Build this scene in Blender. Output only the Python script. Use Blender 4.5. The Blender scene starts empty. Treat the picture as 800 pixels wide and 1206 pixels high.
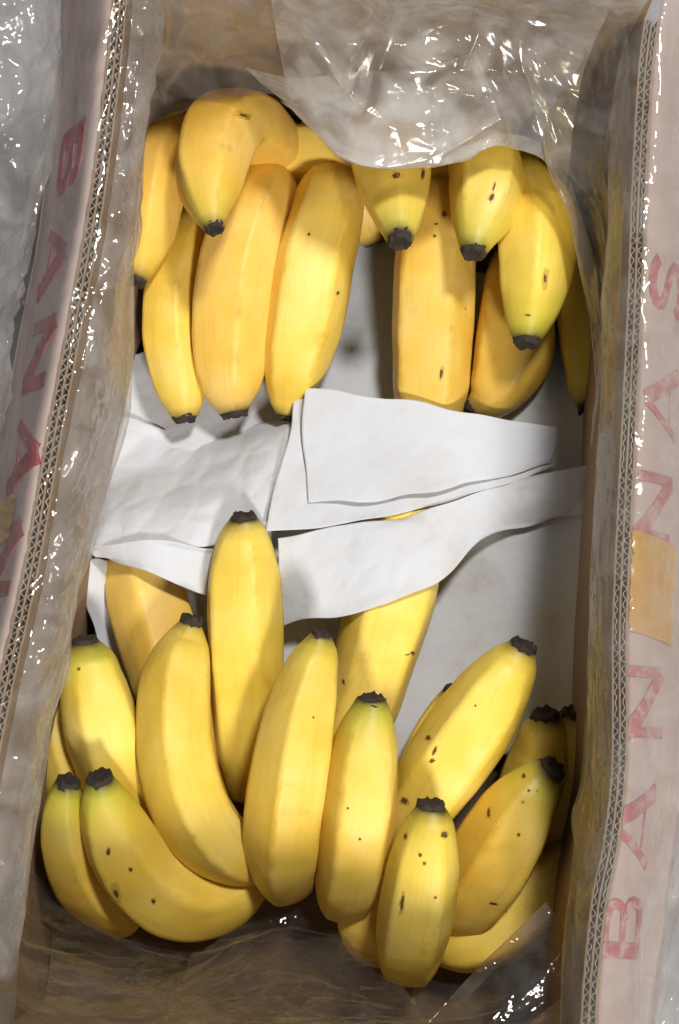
import bpy, bmesh, math, random
import numpy as np
from mathutils import Vector, noise
from mathutils.bvhtree import BVHTree

# ---------------------------------------------------------------- camera, light, exposure
sc = bpy.context.scene
FOV, TILT, CZ = 35.0, 9.0, 0.88
cam_d = bpy.data.cameras.new('camera')
cam = bpy.data.objects.new('camera', cam_d); sc.collection.objects.link(cam)
cam.location = (0, 0, CZ); cam.rotation_euler = (math.radians(TILT), 0, 0)
cam_d.sensor_fit = 'VERTICAL'; cam_d.angle = math.radians(FOV)
cam_d.clip_start = 0.02; cam_d.clip_end = 50
sc.camera = cam

world = bpy.data.worlds.new('World'); sc.world = world; world.use_nodes = True
bg = world.node_tree.nodes['Background']
bg.inputs[0].default_value = (0.80, 0.88, 1.0, 1); bg.inputs[1].default_value = 0.062

def lamp(name, loc, target, size, size_y, power, col):
    d = bpy.data.lights.new(name, 'AREA'); d.shape = 'RECTANGLE'
    d.size = size; d.size_y = size_y; d.energy = power; d.color = col
    o = bpy.data.objects.new(name, d); sc.collection.objects.link(o)
    o.location = loc
    o.rotation_euler = (Vector(target) - Vector(loc)).to_track_quat('-Z', 'Y').to_euler()
    return o
lamp('ceiling_lamp', (0.46, 0.86, 1.95), (0, 0.1, 0), 0.26, 0.26, 31, (1.0, 0.985, 0.96))
lamp('second_ceiling_lamp', (0.52, -1.36, 1.64), (0, 0.1, 0), 0.30, 0.30, 36, (1.0, 0.985, 0.96))

sc.view_settings.view_transform = 'Standard'; sc.view_settings.look = 'None'
sc.view_settings.exposure = 0.25; sc.view_settings.gamma = 1.0
sc.view_settings.use_curve_mapping = False
sc.cycles.use_denoising = True
sc.cycles.use_adaptive_sampling = True; sc.cycles.adaptive_threshold = 0.03
sc.cycles.max_bounces = 7; sc.cycles.transparent_max_bounces = 20
sc.cycles.transmission_bounces = 4; sc.cycles.diffuse_bounces = 3; sc.cycles.glossy_bounces = 2
sc.cycles.sample_clamp_indirect = 6

# ---------------------------------------------------------------- pixel <-> world
F = 603 / math.tan(math.radians(FOV / 2))
CT, ST = math.cos(math.radians(TILT)), math.sin(math.radians(TILT))
def U(px, py, z):
    """point of the line of sight through photo pixel (px, py) at height z"""
    x, y = (px - 400) / F, -(py - 603) / F
    d = (x, y * CT + ST, y * ST - CT); t = (z - CZ) / d[2]
    return Vector((d[0] * t, d[1] * t, z))
def depth(p): return p[1] * ST * 1.0 + (CZ - p[2]) * CT
def Pj(p):
    dy, dz = p[1], p[2] - CZ
    y = dy * CT + dz * ST; zz = -dy * ST + dz * CT
    return 400 + F * p[0] / -zz, 603 - F * y / -zz

# ---------------------------------------------------------------- helpers
def cr(pts, n, closed=False):
    """Catmull-Rom resample of rows (k, d) to n samples, uniform in chord length"""
    P = np.array(pts, float); k = len(P)
    if k == 1: return np.repeat(P, n, 0)
    L = np.r_[0, np.cumsum(np.linalg.norm(np.diff(P[:, :2], axis=0), axis=1) + 1e-6)]
    t = np.linspace(0, L[-1], n)
    M = np.zeros_like(P)
    M[0] = (P[1] - P[0]) / (L[1] - L[0]); M[-1] = (P[-1] - P[-2]) / (L[-1] - L[-2])
    for i in range(1, k - 1): M[i] = (P[i + 1] - P[i - 1]) / (L[i + 1] - L[i - 1])
    i = np.clip(np.searchsorted(L, t, side='right') - 1, 0, k - 2)
    h = (L[i + 1] - L[i])[:, None]; s = ((t - L[i])[:, None]) / h
    return ((2*s**3 - 3*s**2 + 1) * P[i] + (s**3 - 2*s**2 + s) * h * M[i]
            + (-2*s**3 + 3*s**2) * P[i + 1] + (s**3 - s**2) * h * M[i + 1])

def new_obj(name, verts, faces, m, parent=None, smooth=True, uv=None):
    me = bpy.data.meshes.new(name)
    me.from_pydata([tuple(v) for v in verts], [], [tuple(f) for f in faces])
    if smooth: me.polygons.foreach_set('use_smooth', [True] * len(me.polygons))
    if uv is not None:
        l = me.uv_layers.new(name='UVMap')
        vi = np.zeros(len(me.loops), int); me.loops.foreach_get('vertex_index', vi)
        l.data.foreach_set('uv', np.asarray(uv, float)[vi].ravel())
    me.update()
    if m: me.materials.append(m)
    o = bpy.data.objects.new(name, me); sc.collection.objects.link(o)
    if parent: o.parent = parent
    return o
def tag(o, label, cat, group=None):
    o['label'] = label; o['category'] = cat
    if group: o['group'] = group
    return o
def thing(name, label, cat, loc, group=None):
    o = bpy.data.objects.new(name, None); sc.collection.objects.link(o)
    o.location = loc; o.empty_display_size = 0.02
    return tag(o, label, cat, group)
def under(o, parent):
    o.parent = parent; o.matrix_parent_inverse = parent.matrix_world.inverted()
    return o
def adopt(o, root):
    """make a mesh given in world coordinates a child of root, keeping its place"""
    o.parent = root; o.location = -Vector(root.location); return o
def grid_faces(nr, nc, off=0, wrap=False):
    f = []
    for i in range(nr - 1):
        for j in range(nc if wrap else nc - 1):
            k = (j + 1) % nc
            f.append((off + i*nc + j, off + i*nc + k, off + (i+1)*nc + k, off + (i+1)*nc + j))
    return f

# ---------------------------------------------------------------- materials
def mat(name):
    m = bpy.data.materials.new(name); m.use_nodes = True
    nt = m.node_tree; nt.nodes.clear()
    return m, nt.nodes, nt.links
def N(ns, t, **kw):
    n = ns.new(t)
    for k, v in kw.items():
        if k in n.inputs: n.inputs[k].default_value = v
        else: setattr(n, k, v)
    return n
def ramp(ns, stops, interp='LINEAR'):
    r = ns.new('ShaderNodeValToRGB'); r.color_ramp.interpolation = interp
    e = r.color_ramp.elements
    while len(e) > 1: e.remove(e[-1])
    e[0].position, e[0].color = stops[0][0], (*stops[0][1], 1)
    for p, c in stops[1:]:
        q = e.new(p); q.color = (*c, 1)
    return r

def cardboard(name, c1, c2, rough=0.75, scale=60, bump=0.25):
    m, ns, ln = mat(name)
    out = N(ns, 'ShaderNodeOutputMaterial'); b = N(ns, 'ShaderNodeBsdfPrincipled', Roughness=rough)
    tc = N(ns, 'ShaderNodeTexCoord')
    n1 = N(ns, 'ShaderNodeTexNoise', Scale=scale, Detail=6.0, Roughness=0.65)
    n2 = N(ns, 'ShaderNodeTexNoise', Scale=9.0, Detail=3.0)
    mix = N(ns, 'ShaderNodeMix', data_type='FLOAT'); mix.inputs[0].default_value = 0.55
    r = ramp(ns, [(0.3, c1), (0.7, c2)])
    n3 = N(ns, 'ShaderNodeTexNoise', Scale=900.0, Detail=2.0)
    bp = N(ns, 'ShaderNodeBump', Strength=bump, Distance=0.0006)
    for n in (n1, n2, n3): ln.new(tc.outputs['Object'], n.inputs['Vector'])
    ln.new(n1.outputs[0], mix.inputs[2]); ln.new(n2.outputs[0], mix.inputs[3])
    ln.new(mix.outputs[0], r.inputs[0]); ln.new(r.outputs[0], b.inputs['Base Color'])
    ln.new(n3.outputs[0], bp.inputs['Height']); ln.new(bp.outputs[0], b.inputs['Normal'])
    ln.new(b.outputs[0], out.inputs[0])
    return m
M_KRAFT = cardboard('kraft_board', (0.22, 0.145, 0.08), (0.31, 0.21, 0.125))
M_BOTTOM = cardboard('shade_dark_board', (0.095, 0.062, 0.036), (0.15, 0.10, 0.06))  # box floor: kraft darkened, the shade of the deep gaps put into its colour
M_FLAP = cardboard('pinkish_board', (0.34, 0.262, 0.235), (0.43, 0.335, 0.302), scale=40)
M_FLUTE = cardboard('flute_board', (0.36, 0.31, 0.25), (0.56, 0.50, 0.43), scale=140)
M_GROUND = cardboard('grey_floor', (0.22, 0.225, 0.235), (0.30, 0.30, 0.31), scale=25)

def ink(name, stops):
    m, ns, ln = mat(name)
    out = N(ns, 'ShaderNodeOutputMaterial'); b = N(ns, 'ShaderNodeBsdfPrincipled', Roughness=0.7)
    tc = N(ns, 'ShaderNodeTexCoord')
    n = N(ns, 'ShaderNodeTexNoise', Scale=130.0, Detail=5.0, Roughness=0.7)
    r = ramp(ns, stops)
    ln.new(tc.outputs['Object'], n.inputs[0]); ln.new(n.outputs[0], r.inputs[0])
    ln.new(r.outputs[0], b.inputs['Base Color']); ln.new(b.outputs[0], out.inputs[0])
    return m
M_INK = ink('red_ink', [(0.40, (0.25, 0.035, 0.042)), (0.60, (0.30, 0.065, 0.068)), (0.74, (0.38, 0.20, 0.18))])
M_INK_WORN = ink('worn_red_ink', [(0.34, (0.29, 0.06, 0.07)), (0.50, (0.34, 0.12, 0.115)), (0.60, (0.38, 0.26, 0.235))])

def paper():
    m, ns, ln = mat('white_paper')
    out = N(ns, 'ShaderNodeOutputMaterial'); b = N(ns, 'ShaderNodeBsdfPrincipled', Roughness=0.8)
    tc = N(ns, 'ShaderNodeTexCoord')
    n = N(ns, 'ShaderNodeTexNoise', Scale=22.0, Detail=4.0, Roughness=0.6)
    r = ramp(ns, [(0.30, (0.62, 0.56, 0.53)), (0.42, (0.70, 0.705, 0.725)), (0.6, (0.725, 0.75, 0.805))])
    n3 = N(ns, 'ShaderNodeTexNoise', Scale=240.0, Detail=4.0, Roughness=0.6)
    bp = N(ns, 'ShaderNodeBump', Strength=0.22, Distance=0.0015)
    tr = N(ns, 'ShaderNodeBsdfTranslucent'); tr.inputs[0].default_value = (0.78, 0.72, 0.62, 1)
    mx = N(ns, 'ShaderNodeMixShader'); mx.inputs[0].default_value = 0.28
    for x in (n, n3): ln.new(tc.outputs['Object'], x.inputs[0])
    ln.new(n.outputs[0], r.inputs[0]); ln.new(r.outputs[0], b.inputs['Base Color'])
    ln.new(n3.outputs[0], bp.inputs['Height']); ln.new(bp.outputs[0], b.inputs['Normal'])
    ln.new(b.outputs[0], mx.inputs[1]); ln.new(tr.outputs[0], mx.inputs[2])
    ln.new(mx.outputs[0], out.inputs[0])
    return m
M_PAPER = paper()

def film(name, tint, haze0, haze1, gloss_rough=0.07, cap=0.22, sparkle=0.0, graze=0.42):
    """clear polythene: transparent, glossy by Fresnel, a little milky where it is crumpled"""
    m, ns, ln = mat(name)
    out = N(ns, 'ShaderNodeOutputMaterial'); tc = N(ns, 'ShaderNodeTexCoord')
    n2 = N(ns, 'ShaderNodeTexNoise', Scale=45.0, Detail=2.0, Roughness=0.55, Distortion=0.8)
    bp = N(ns, 'ShaderNodeBump', Strength=0.30, Distance=0.004)
    mr = N(ns, 'ShaderNodeMapRange'); mr.inputs[1].default_value = 0.35; mr.inputs[2].default_value = 0.72
    mr.inputs[3].default_value = haze0; mr.inputs[4].default_value = haze1
    tp = N(ns, 'ShaderNodeBsdfTransparent'); tp.inputs[0].default_value = (*tint, 1)
    df = N(ns, 'ShaderNodeBsdfDiffuse'); df.inputs[0].default_value = (0.74, 0.72, 0.70, 1)
    tl = N(ns, 'ShaderNodeBsdfTranslucent'); tl.inputs[0].default_value = (0.74, 0.72, 0.68, 1)
    mdt = N(ns, 'ShaderNodeMixShader'); mdt.inputs[0].default_value = 0.5
    gl = N(ns, 'ShaderNodeBsdfGlossy', Roughness=gloss_rough)
    fr0 = N(ns, 'ShaderNodeFresnel', IOR=1.5)
    fr = N(ns, 'ShaderNodeMath', operation='MINIMUM'); fr.inputs[1].default_value = cap
    m1 = N(ns, 'ShaderNodeMixShader'); m2 = N(ns, 'ShaderNodeMixShader')
    ln.new(tc.outputs['Object'], n2.inputs['Vector'])
    ln.new(n2.outputs[0], bp.inputs['Height']); ln.new(n2.outputs[0], mr.inputs[0])
    if sparkle:
        n3 = N(ns, 'ShaderNodeTexNoise', Scale=170.0, Detail=1.0, Distortion=1.0)
        b2 = N(ns, 'ShaderNodeBump', Strength=sparkle, Distance=0.0025)
        ln.new(tc.outputs['Object'], n3.inputs['Vector']); ln.new(n3.outputs[0], b2.inputs['Height'])
        ln.new(b2.outputs[0], bp.inputs['Normal'])
    ln.new(bp.outputs[0], gl.inputs['Normal']); ln.new(fr0.outputs[0], fr.inputs[0])
    ln.new(df.outputs[0], mdt.inputs[1]); ln.new(tl.outputs[0], mdt.inputs[2])
    lw = N(ns, 'ShaderNodeLayerWeight'); lw.inputs[0].default_value = 0.35
    ha = N(ns, 'ShaderNodeMath', operation='MULTIPLY_ADD'); ha.inputs[1].default_value = graze; ha.use_clamp = True
    ln.new(lw.outputs['Facing'], ha.inputs[0]); ln.new(mr.outputs[0], ha.inputs[2])
    ln.new(ha.outputs[0], m1.inputs[0]); ln.new(tp.outputs[0], m1.inputs[1]); ln.new(mdt.outputs[0], m1.inputs[2])
    ln.new(fr.outputs[0], m2.inputs[0]); ln.new(m1.outputs[0], m2.inputs[1]); ln.new(gl.outputs[0], m2.inputs[2])
    ln.new(m2.outputs[0], out.inputs[0])
    return m
M_FILM_L = film('hazy_film', (0.97, 0.96, 0.95), 0.02, 0.14, 0.05, 0.11, 0.2, 0.08)
M_FILM_I = film('milky_film', (0.97, 0.96, 0.95), 0.10, 0.36, 0.055, 0.16, 0.4, 0.3)
M_FILM = film('clear_film', (0.97, 0.955, 0.93), 0.05, 0.24, 0.05, 0.12, 0.2)
M_FILM_B = film('thin_film', (0.93, 0.89, 0.82), 0.0, 0.07, 0.05, 0.15, 0.25, 0.10)
M_FILM_Y = film('yellowed_film', (0.94, 0.89, 0.76), 0.04, 0.26, 0.16, 0.09)
M_FILM_YH = film('yellowed_doubled_film', (0.86, 0.76, 0.54), 0.04, 0.16, 0.06, 0.14, 0.2, 0.12)
M_FILM_W = film('layered_film', (0.96, 0.95, 0.93), 0.14, 0.72, 0.13, 0.10, 0.0, 0.35)
def tape_mat():
    m, ns, ln = mat('amber_tape')
    out = N(ns, 'ShaderNodeOutputMaterial'); b = N(ns, 'ShaderNodeBsdfPrincipled', Roughness=0.22)
    b.inputs['Base Color'].default_value = (0.62, 0.37, 0.10, 1)
    tp = N(ns, 'ShaderNodeBsdfTransparent'); tp.inputs[0].default_value = (0.92, 0.70, 0.36, 1)
    mx = N(ns, 'ShaderNodeMixShader'); mx.inputs[0].default_value = 0.62
    ln.new(tp.outputs[0], mx.inputs[1]); ln.new(b.outputs[0], mx.inputs[2]); ln.new(mx.outputs[0], out.inputs[0])
    return m
M_TAPE = tape_mat()

def peel():
    m, ns, ln = mat('banana_peel')
    out = N(ns, 'ShaderNodeOutputMaterial')
    b = N(ns, 'ShaderNodeBsdfPrincipled', Roughness=0.46)
    b.inputs['Specular IOR Level'].default_value = 0.35
    tc = N(ns, 'ShaderNodeTexCoord'); oi = N(ns, 'ShaderNodeObjectInfo')
    mp = N(ns, 'ShaderNodeVectorMath', operation='SCALE'); mp.inputs[3].default_value = 1.0
    cb = N(ns, 'ShaderNodeCombineXYZ'); sc7 = N(ns, 'ShaderNodeMath', operation='MULTIPLY'); sc7.inputs[1].default_value = 7.3
    add = N(ns, 'ShaderNodeVectorMath', operation='ADD')
    ln.new(oi.outputs['Random'], sc7.inputs[0])
    for i in range(3): ln.new(sc7.outputs[0], cb.inputs[i])
    ln.new(tc.outputs['Object'], add.inputs[0]); ln.new(cb.outputs[0], add.inputs[1])
    n1 = N(ns, 'ShaderNodeTexNoise', Scale=26.0, Detail=2.0, Roughness=0.55)
    ln.new(add.outputs[0], n1.inputs['Vector'])
    base = ramp(ns, [(0.28, (0.77, 0.495, 0.055)), (0.5, (0.835, 0.58, 0.095)), (0.72, (0.86, 0.635, 0.165))])
    ln.new(n1.outputs[0], base.inputs[0])
    # fine lengthwise fibres and rubbed ridges
    mpv = N(ns, 'ShaderNodeMapping'); mpv.inputs['Scale'].default_value = (5.0, 42.0, 1.0)
    ln.new(tc.outputs['UV'], mpv.inputs['Vector'])
    fadd = N(ns, 'ShaderNodeVectorMath', operation='ADD'); ln.new(mpv.outputs[0], fadd.inputs[0]); ln.new(cb.outputs[0], fadd.inputs[1])
    nf = N(ns, 'ShaderNodeTexNoise', Scale=1.0, Detail=3.0, Roughness=0.7); ln.new(fadd.outputs[0], nf.inputs['Vector'])
    mf = N(ns, 'ShaderNodeMapRange'); mf.inputs[1].default_value = 0.5; mf.inputs[2].default_value = 0.78
    mf.inputs[3].default_value = 0.0; mf.inputs[4].default_value = 0.38
    ln.new(nf.outputs[0], mf.inputs[0])
    fib = N(ns, 'ShaderNodeMix', data_type='RGBA'); fib.inputs[7].default_value = (0.62, 0.37, 0.05, 1)
    ln.new(mf.outputs[0], fib.inputs[0]); ln.new(base.outputs[0], fib.inputs[6])
    rg = N(ns, 'ShaderNodeAttribute', attribute_type='GEOMETRY', attribute_name='ridge')
    nr2 = N(ns, 'ShaderNodeTexNoise', Scale=70.0, Detail=3.0, Roughness=0.7); ln.new(add.outputs[0], nr2.inputs['Vector'])
    rm = N(ns, 'ShaderNodeMapRange'); rm.inputs[1].default_value = 0.50; rm.inputs[2].default_value = 0.70; rm.inputs[4].default_value = 0.6
    ln.new(nr2.outputs[0], rm.inputs[0])
    rx = N(ns, 'ShaderNodeMath', operation='MULTIPLY'); ln.new(rm.outputs[0], rx.inputs[0]); ln.new(rg.outputs['Fac'], rx.inputs[1])
    rib = N(ns, 'ShaderNodeMix', data_type='RGBA'); rib.inputs[7].default_value = (0.42, 0.21, 0.03, 1)
    ln.new(rx.outputs[0], rib.inputs[0]); ln.new(fib.outputs[2], rib.inputs[6])
    # per banana tone
    hsv = N(ns, 'ShaderNodeHueSaturation')
    mv = N(ns, 'ShaderNodeMapRange'); mv.inputs[3].default_value = 0.88; mv.inputs[4].default_value = 1.06
    mh = N(ns, 'ShaderNodeMapRange'); mh.inputs[3].default_value = 0.487; mh.inputs[4].default_value = 0.508
    ln.new(oi.outputs['Random'], mv.inputs[0]); ln.new(mv.outputs[0], hsv.inputs['Value'])
    fr2 = N(ns, 'ShaderNodeMath', operation='FRACT'); ln.new(sc7.outputs[0], fr2.inputs[0])
    ln.new(fr2.outputs[0], mh.inputs[0]); ln.new(mh.outputs[0], hsv.inputs['Hue'])
    ln.new(rib.outputs[2], hsv.inputs['Color'])
    # green towards the blossom end (u = distance from tip / 0.2 m)
    uv = N(ns, 'ShaderNodeSeparateXYZ'); ln.new(tc.outputs['UV'], uv.inputs[0])
    n2 = N(ns, 'ShaderNodeTexNoise', Scale=60.0, Detail=2.0); ln.new(add.outputs[0], n2.inputs['Vector'])
    jit = N(ns, 'ShaderNodeMath', operation='MULTIPLY_ADD'); jit.inputs[1].default_value = 0.06; 
    ln.new(n2.outputs[0], jit.inputs[0]); ln.new(uv.outputs[0], jit.inputs[2])
    gr = ramp(ns, [(0.0, (1, 1, 1)), (0.05, (0.75,)*3), (0.16, (0.12,)*3), (0.32, (0, 0, 0))])
    ln.new(jit.outputs[0], gr.inputs[0])
    gm = N(ns, 'ShaderNodeMath', operation='MULTIPLY')
    at = N(ns, 'ShaderNodeAttribute', attribute_type='OBJECT', attribute_name='greenness')
    ln.new(gr.outputs[0], gm.inputs[0]); ln.new(at.outputs['Fac'], gm.inputs[1])
    mg = N(ns, 'ShaderNodeMix', data_type='RGBA')
    mg.inputs[7].default_value = (0.36, 0.40, 0.03, 1)
    ln.new(gm.outputs[0], mg.inputs[0]); ln.new(hsv.outputs[0], mg.inputs[6])
    # freckles and scuffs
    vo = N(ns, 'ShaderNodeTexVoronoi', Scale=95.0); vo.inputs['Randomness'].default_value = 1.0
    ln.new(add.outputs[0], vo.inputs['Vector'])
    wn = N(ns, 'ShaderNodeTexNoise', Scale=14.0, Detail=2.0); ln.new(add.outputs[0], wn.inputs['Vector'])
    th = N(ns, 'ShaderNodeMapRange'); th.inputs[1].default_value = 0.52; th.inputs[2].default_value = 0.75
    th.inputs[3].default_value = 0.0; th.inputs[4].default_value = 0.13
    ln.new(wn.outputs[0], th.inputs[0])
    lt = N(ns, 'ShaderNodeMath', operation='SUBTRACT'); ln.new(th.outputs[0], lt.inputs[0]); ln.new(vo.outputs['Distance'], lt.inputs[1])
    sm = N(ns, 'ShaderNodeMapRange'); sm.inputs[1].default_value = 0.0; sm.inputs[2].default_value = 0.04
    sm.inputs[3].default_value = 0.0; sm.inputs[4].default_value = 0.65
    ln.new(lt.outputs[0], sm.inputs[0])
    ms = N(ns, 'ShaderNodeMix', data_type='RGBA'); ms.inputs[7].default_value = (0.20, 0.085, 0.018, 1)
    ln.new(sm.outputs[0], ms.inputs[0]); ln.new(mg.outputs[2], ms.inputs[6])
    # faint bruises, broad
    n4 = N(ns, 'ShaderNodeTexNoise', Scale=38.0, Detail=4.0, Roughness=0.7); ln.new(add.outputs[0], n4.inputs['Vector'])
    br = N(ns, 'ShaderNodeMapRange'); br.inputs[1].default_value = 0.62; br.inputs[2].default_value = 0.80
    br.inputs[3].default_value = 0.0; br.inputs[4].default_value = 0.55
    ln.new(n4.outputs[0], br.inputs[0])
    mb = N(ns, 'ShaderNodeMix', data_type='RGBA'); mb.inputs[7].default_value = (0.50, 0.25, 0.03, 1)
    ln.new(br.outputs[0], mb.inputs[0]); ln.new(ms.outputs[2], mb.inputs[6])
    # dark collar right at the tip
    ct = ramp(ns, [(0.0, (1, 1, 1)), (0.012, (0.5,)*3), (0.03, (.12,)*3), (0.06, (0, 0, 0))]); 
    j2 = N(ns, 'ShaderNodeMath', operation='MULTIPLY_ADD'); j2.inputs[1].default_value = 0.03
    ln.new(n2.outputs[0], j2.inputs[0]); ln.new(uv.outputs[0], j2.inputs[2])
    j3 = N(ns, 'ShaderNodeMath', operation='SUBTRACT'); j3.inputs[1].default_value = 0.012
    ln.new(j2.outputs[0], j3.inputs[0]); ln.new(j3.outputs[0], ct.inputs[0])
    mc = N(ns, 'ShaderNodeMix', data_type='RGBA'); mc.inputs[7].default_value = (0.035, 0.022, 0.012, 1)
    ln.new(ct.outputs[0], mc.inputs[0]); ln.new(mb.outputs[2], mc.inputs[6])
    ln.new(mc.outputs[2], b.inputs['Base Color'])
    n5 = N(ns, 'ShaderNodeTexNoise', Scale=420.0, Detail=1.0); ln.new(add.outputs[0], n5.inputs['Vector'])
    bp = N(ns, 'ShaderNodeBump', Strength=0.10, Distance=0.0008)
    ln.new(n5.outputs[0], bp.inputs['Height']); ln.new(bp.outputs[0], b.inputs['Normal'])
    ln.new(b.outputs[0], out.inputs[0])
    return m
M_PEEL = peel()
M_TIP = cardboard('dried_tip', (0.010, 0.008, 0.006), (0.055, 0.036, 0.022), rough=0.9, scale=90, bump=0.8)
M_SPOT = cardboard('brown_blemish', (0.07, 0.03, 0.01), (0.16, 0.075, 0.02), rough=0.7, scale=300)

M_BRUISE = cardboard('bruise', (0.46, 0.27, 0.035), (0.66, 0.43, 0.06), rough=0.5, scale=300, bump=0.1)

# ---------------------------------------------------------------- ground
GZ = -0.012
gnd = new_obj('ground', [(-1.5, -1.2, GZ), (1.5, -1.2, GZ), (1.5, 1.8, GZ), (-1.5, 1.8, GZ)], [(0, 1, 2, 3)], M_GROUND)
gnd['kind'] = 'structure'

# ---------------------------------------------------------------- the box
RZ = 0.17           # rim height
def rimline(pix, ext0, ext1, n=60):
    P = [ext0] + [tuple(U(x, y, RZ))[:2] for x, y in pix] + [ext1]
    return cr(P, n)
LEFT = rimline([(150, 0), (138, 120), (121, 250), (96, 390), (72, 520), (50, 650), (38, 710), (18, 800), (2, 880), (-12, 980)],
               (-0.0995, 0.366), (-0.1540, -0.118))
RIGHT = rimline([(752, 80), (744, 220), (740, 330), (733, 480), (726, 620), (721, 740), (721, 860), (719, 920), (709, 1000), (698, 1050), (692, 1100), (687, 1150)],
                (0.1420, 0.345), (0.0985, -0.145))
def outward(line, sgn):
    t = np.gradient(line, axis=0); t /= np.linalg.norm(t, axis=1)[:, None]
    n = np.c_[-t[:, 1], t[:, 0]]
    return n * np.where((n[:, 0] * sgn > 0), 1, -1)[:, None]
NL, NR = outward(LEFT, -1), outward(RIGHT, 1)
TW = np.array([[-0.0995, 0.366], [0.142, 0.345]]); TOP = TW[0] + np.linspace(0, 1, 30)[:, None] * (TW[1] - TW[0])
BW = np.array([[-0.154, -0.118], [0.0985, -0.145]]); BOT = BW[0] + np.linspace(0, 1, 30)[:, None] * (BW[1] - BW[0])
NT, NB = np.tile([0.085, 0.996], (30, 1)), np.tile([-0.106, -0.994], (30, 1))

box = thing('cardboard_box', 'open cardboard banana box with corrugated rims and red lettering on its side flaps', 'box', (0, 0.11, 0))

def band(line, nrm, d0, d1, z0, z1, jit=0, rng=None):
    """closed strip between offsets d0..d1, heights z0..z1, along a plan curve"""
    n = len(line); V = []
    jz = np.zeros(n) if rng is None else rng.normal(0, jit, n)
    for i in range(n):
        a, b = line[i] + nrm[i] * d0, line[i] + nrm[i] * d1
        V += [(a[0], a[1], z0), (b[0], b[1], z0), (b[0], b[1], z1 + jz[i]), (a[0], a[1], z1 + jz[i])]
    f = []
    for i in range(n - 1):
        for j in range(4):
            k = (j + 1) % 4
            f.append((4*i + j, 4*i + k, 4*i + 4 + k, 4*i + 4 + j))
    f += [(0, 3, 2, 1), (4*n - 4, 4*n - 3, 4*n - 2, 4*n - 1)]
    return V, f
def joined(parts):
    V, Fc = [], []
    for v, f in parts:
        o = len(V); V += v; Fc += [tuple(i + o for i in q) for q in f]
    return V, Fc
def fine(line, nrm, n):
    a = cr(line, n); b = cr(np.c_[line, nrm][:, :], n)[:, 2:]
    b /= np.linalg.norm(b, axis=1)[:, None]
    return a, b
TH = 0.0068        # double wall board
def make_wall(line, nrm, fluted, seed, crush):
    rng = np.random.default_rng(seed)
    a, b = fine(line, nrm, 220 if fluted else 40)
    if not fluted:
        v, f = band(a, b, 0, TH, -0.008, 0.192 if line is TOP else 0.215)
        return adopt(new_obj('wall', v, f, M_KRAFT, smooth=False), box)
    liners = [band(a, b, d - 0.00045, d + 0.00045, RZ - 0.030, RZ, 0.0004, rng) for d in (0.0004, TH/2, TH - 0.0004)]
    v, f = joined([band(a, b, 0, TH, -0.008, RZ - 0.0302)] + liners)
    w = adopt(new_obj('wall', v, f, M_KRAFT, smooth=False), box)
    # two corrugated mediums, each a thin wavy ribbon standing on end
    L = np.r_[0, np.cumsum(np.linalg.norm(np.diff(a, axis=0), axis=1))][-1]
    for row in range(2):
        n = int(L / 0.0048 * 10); aa, bb = fine(line, nrm, n)
        s = np.linspace(0, L, n)
        warp = np.cumsum(rng.normal(0, 1, n)) * crush * 0.02
        ph = 2*np.pi * s / 0.0048 + warp + row * 1.7
        amp = (TH/4 - 0.0007) * (1 - np.clip(crush * 0.3 * np.abs(np.sin(s * 31 + seed) * np.sin(s * 83 + 2 * seed)) + crush * .05 * np.sin(s * 400), 0, .75))
        d = TH/4 + row * TH/2 + amp * np.clip(1.25*np.sin(ph), -1, 1)
        V = []
        for i in range(n):
            zt = RZ - 0.0004 + rng.normal(0, 0.0002)
            for dd, z in ((d[i] - .00016, RZ - .030), (d[i] - .00016, zt), (d[i] + .00016, zt), (d[i] + .00016, RZ - .030)):
                p = aa[i] + bb[i] * dd; V.append((p[0], p[1], z))
        fl = new_obj('fluting', V, grid_faces(n, 4), M_FLUTE, smooth=False); fl.parent = w
    return w
make_wall(LEFT, NL, True, 3, 1.6)
make_wall(RIGHT, NR, True, 8, 2.6)
make_wall(TOP, NT, False, 5, 0)
make_wall(BOT, NB, False, 6, 0)
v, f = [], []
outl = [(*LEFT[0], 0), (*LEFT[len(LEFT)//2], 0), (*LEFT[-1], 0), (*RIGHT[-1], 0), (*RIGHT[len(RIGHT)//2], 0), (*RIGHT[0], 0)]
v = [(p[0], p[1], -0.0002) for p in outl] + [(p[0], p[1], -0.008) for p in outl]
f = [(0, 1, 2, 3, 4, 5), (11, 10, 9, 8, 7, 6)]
adopt(new_obj('bottom_panel', v, f, M_BOTTOM, smooth=False), box)

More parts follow.
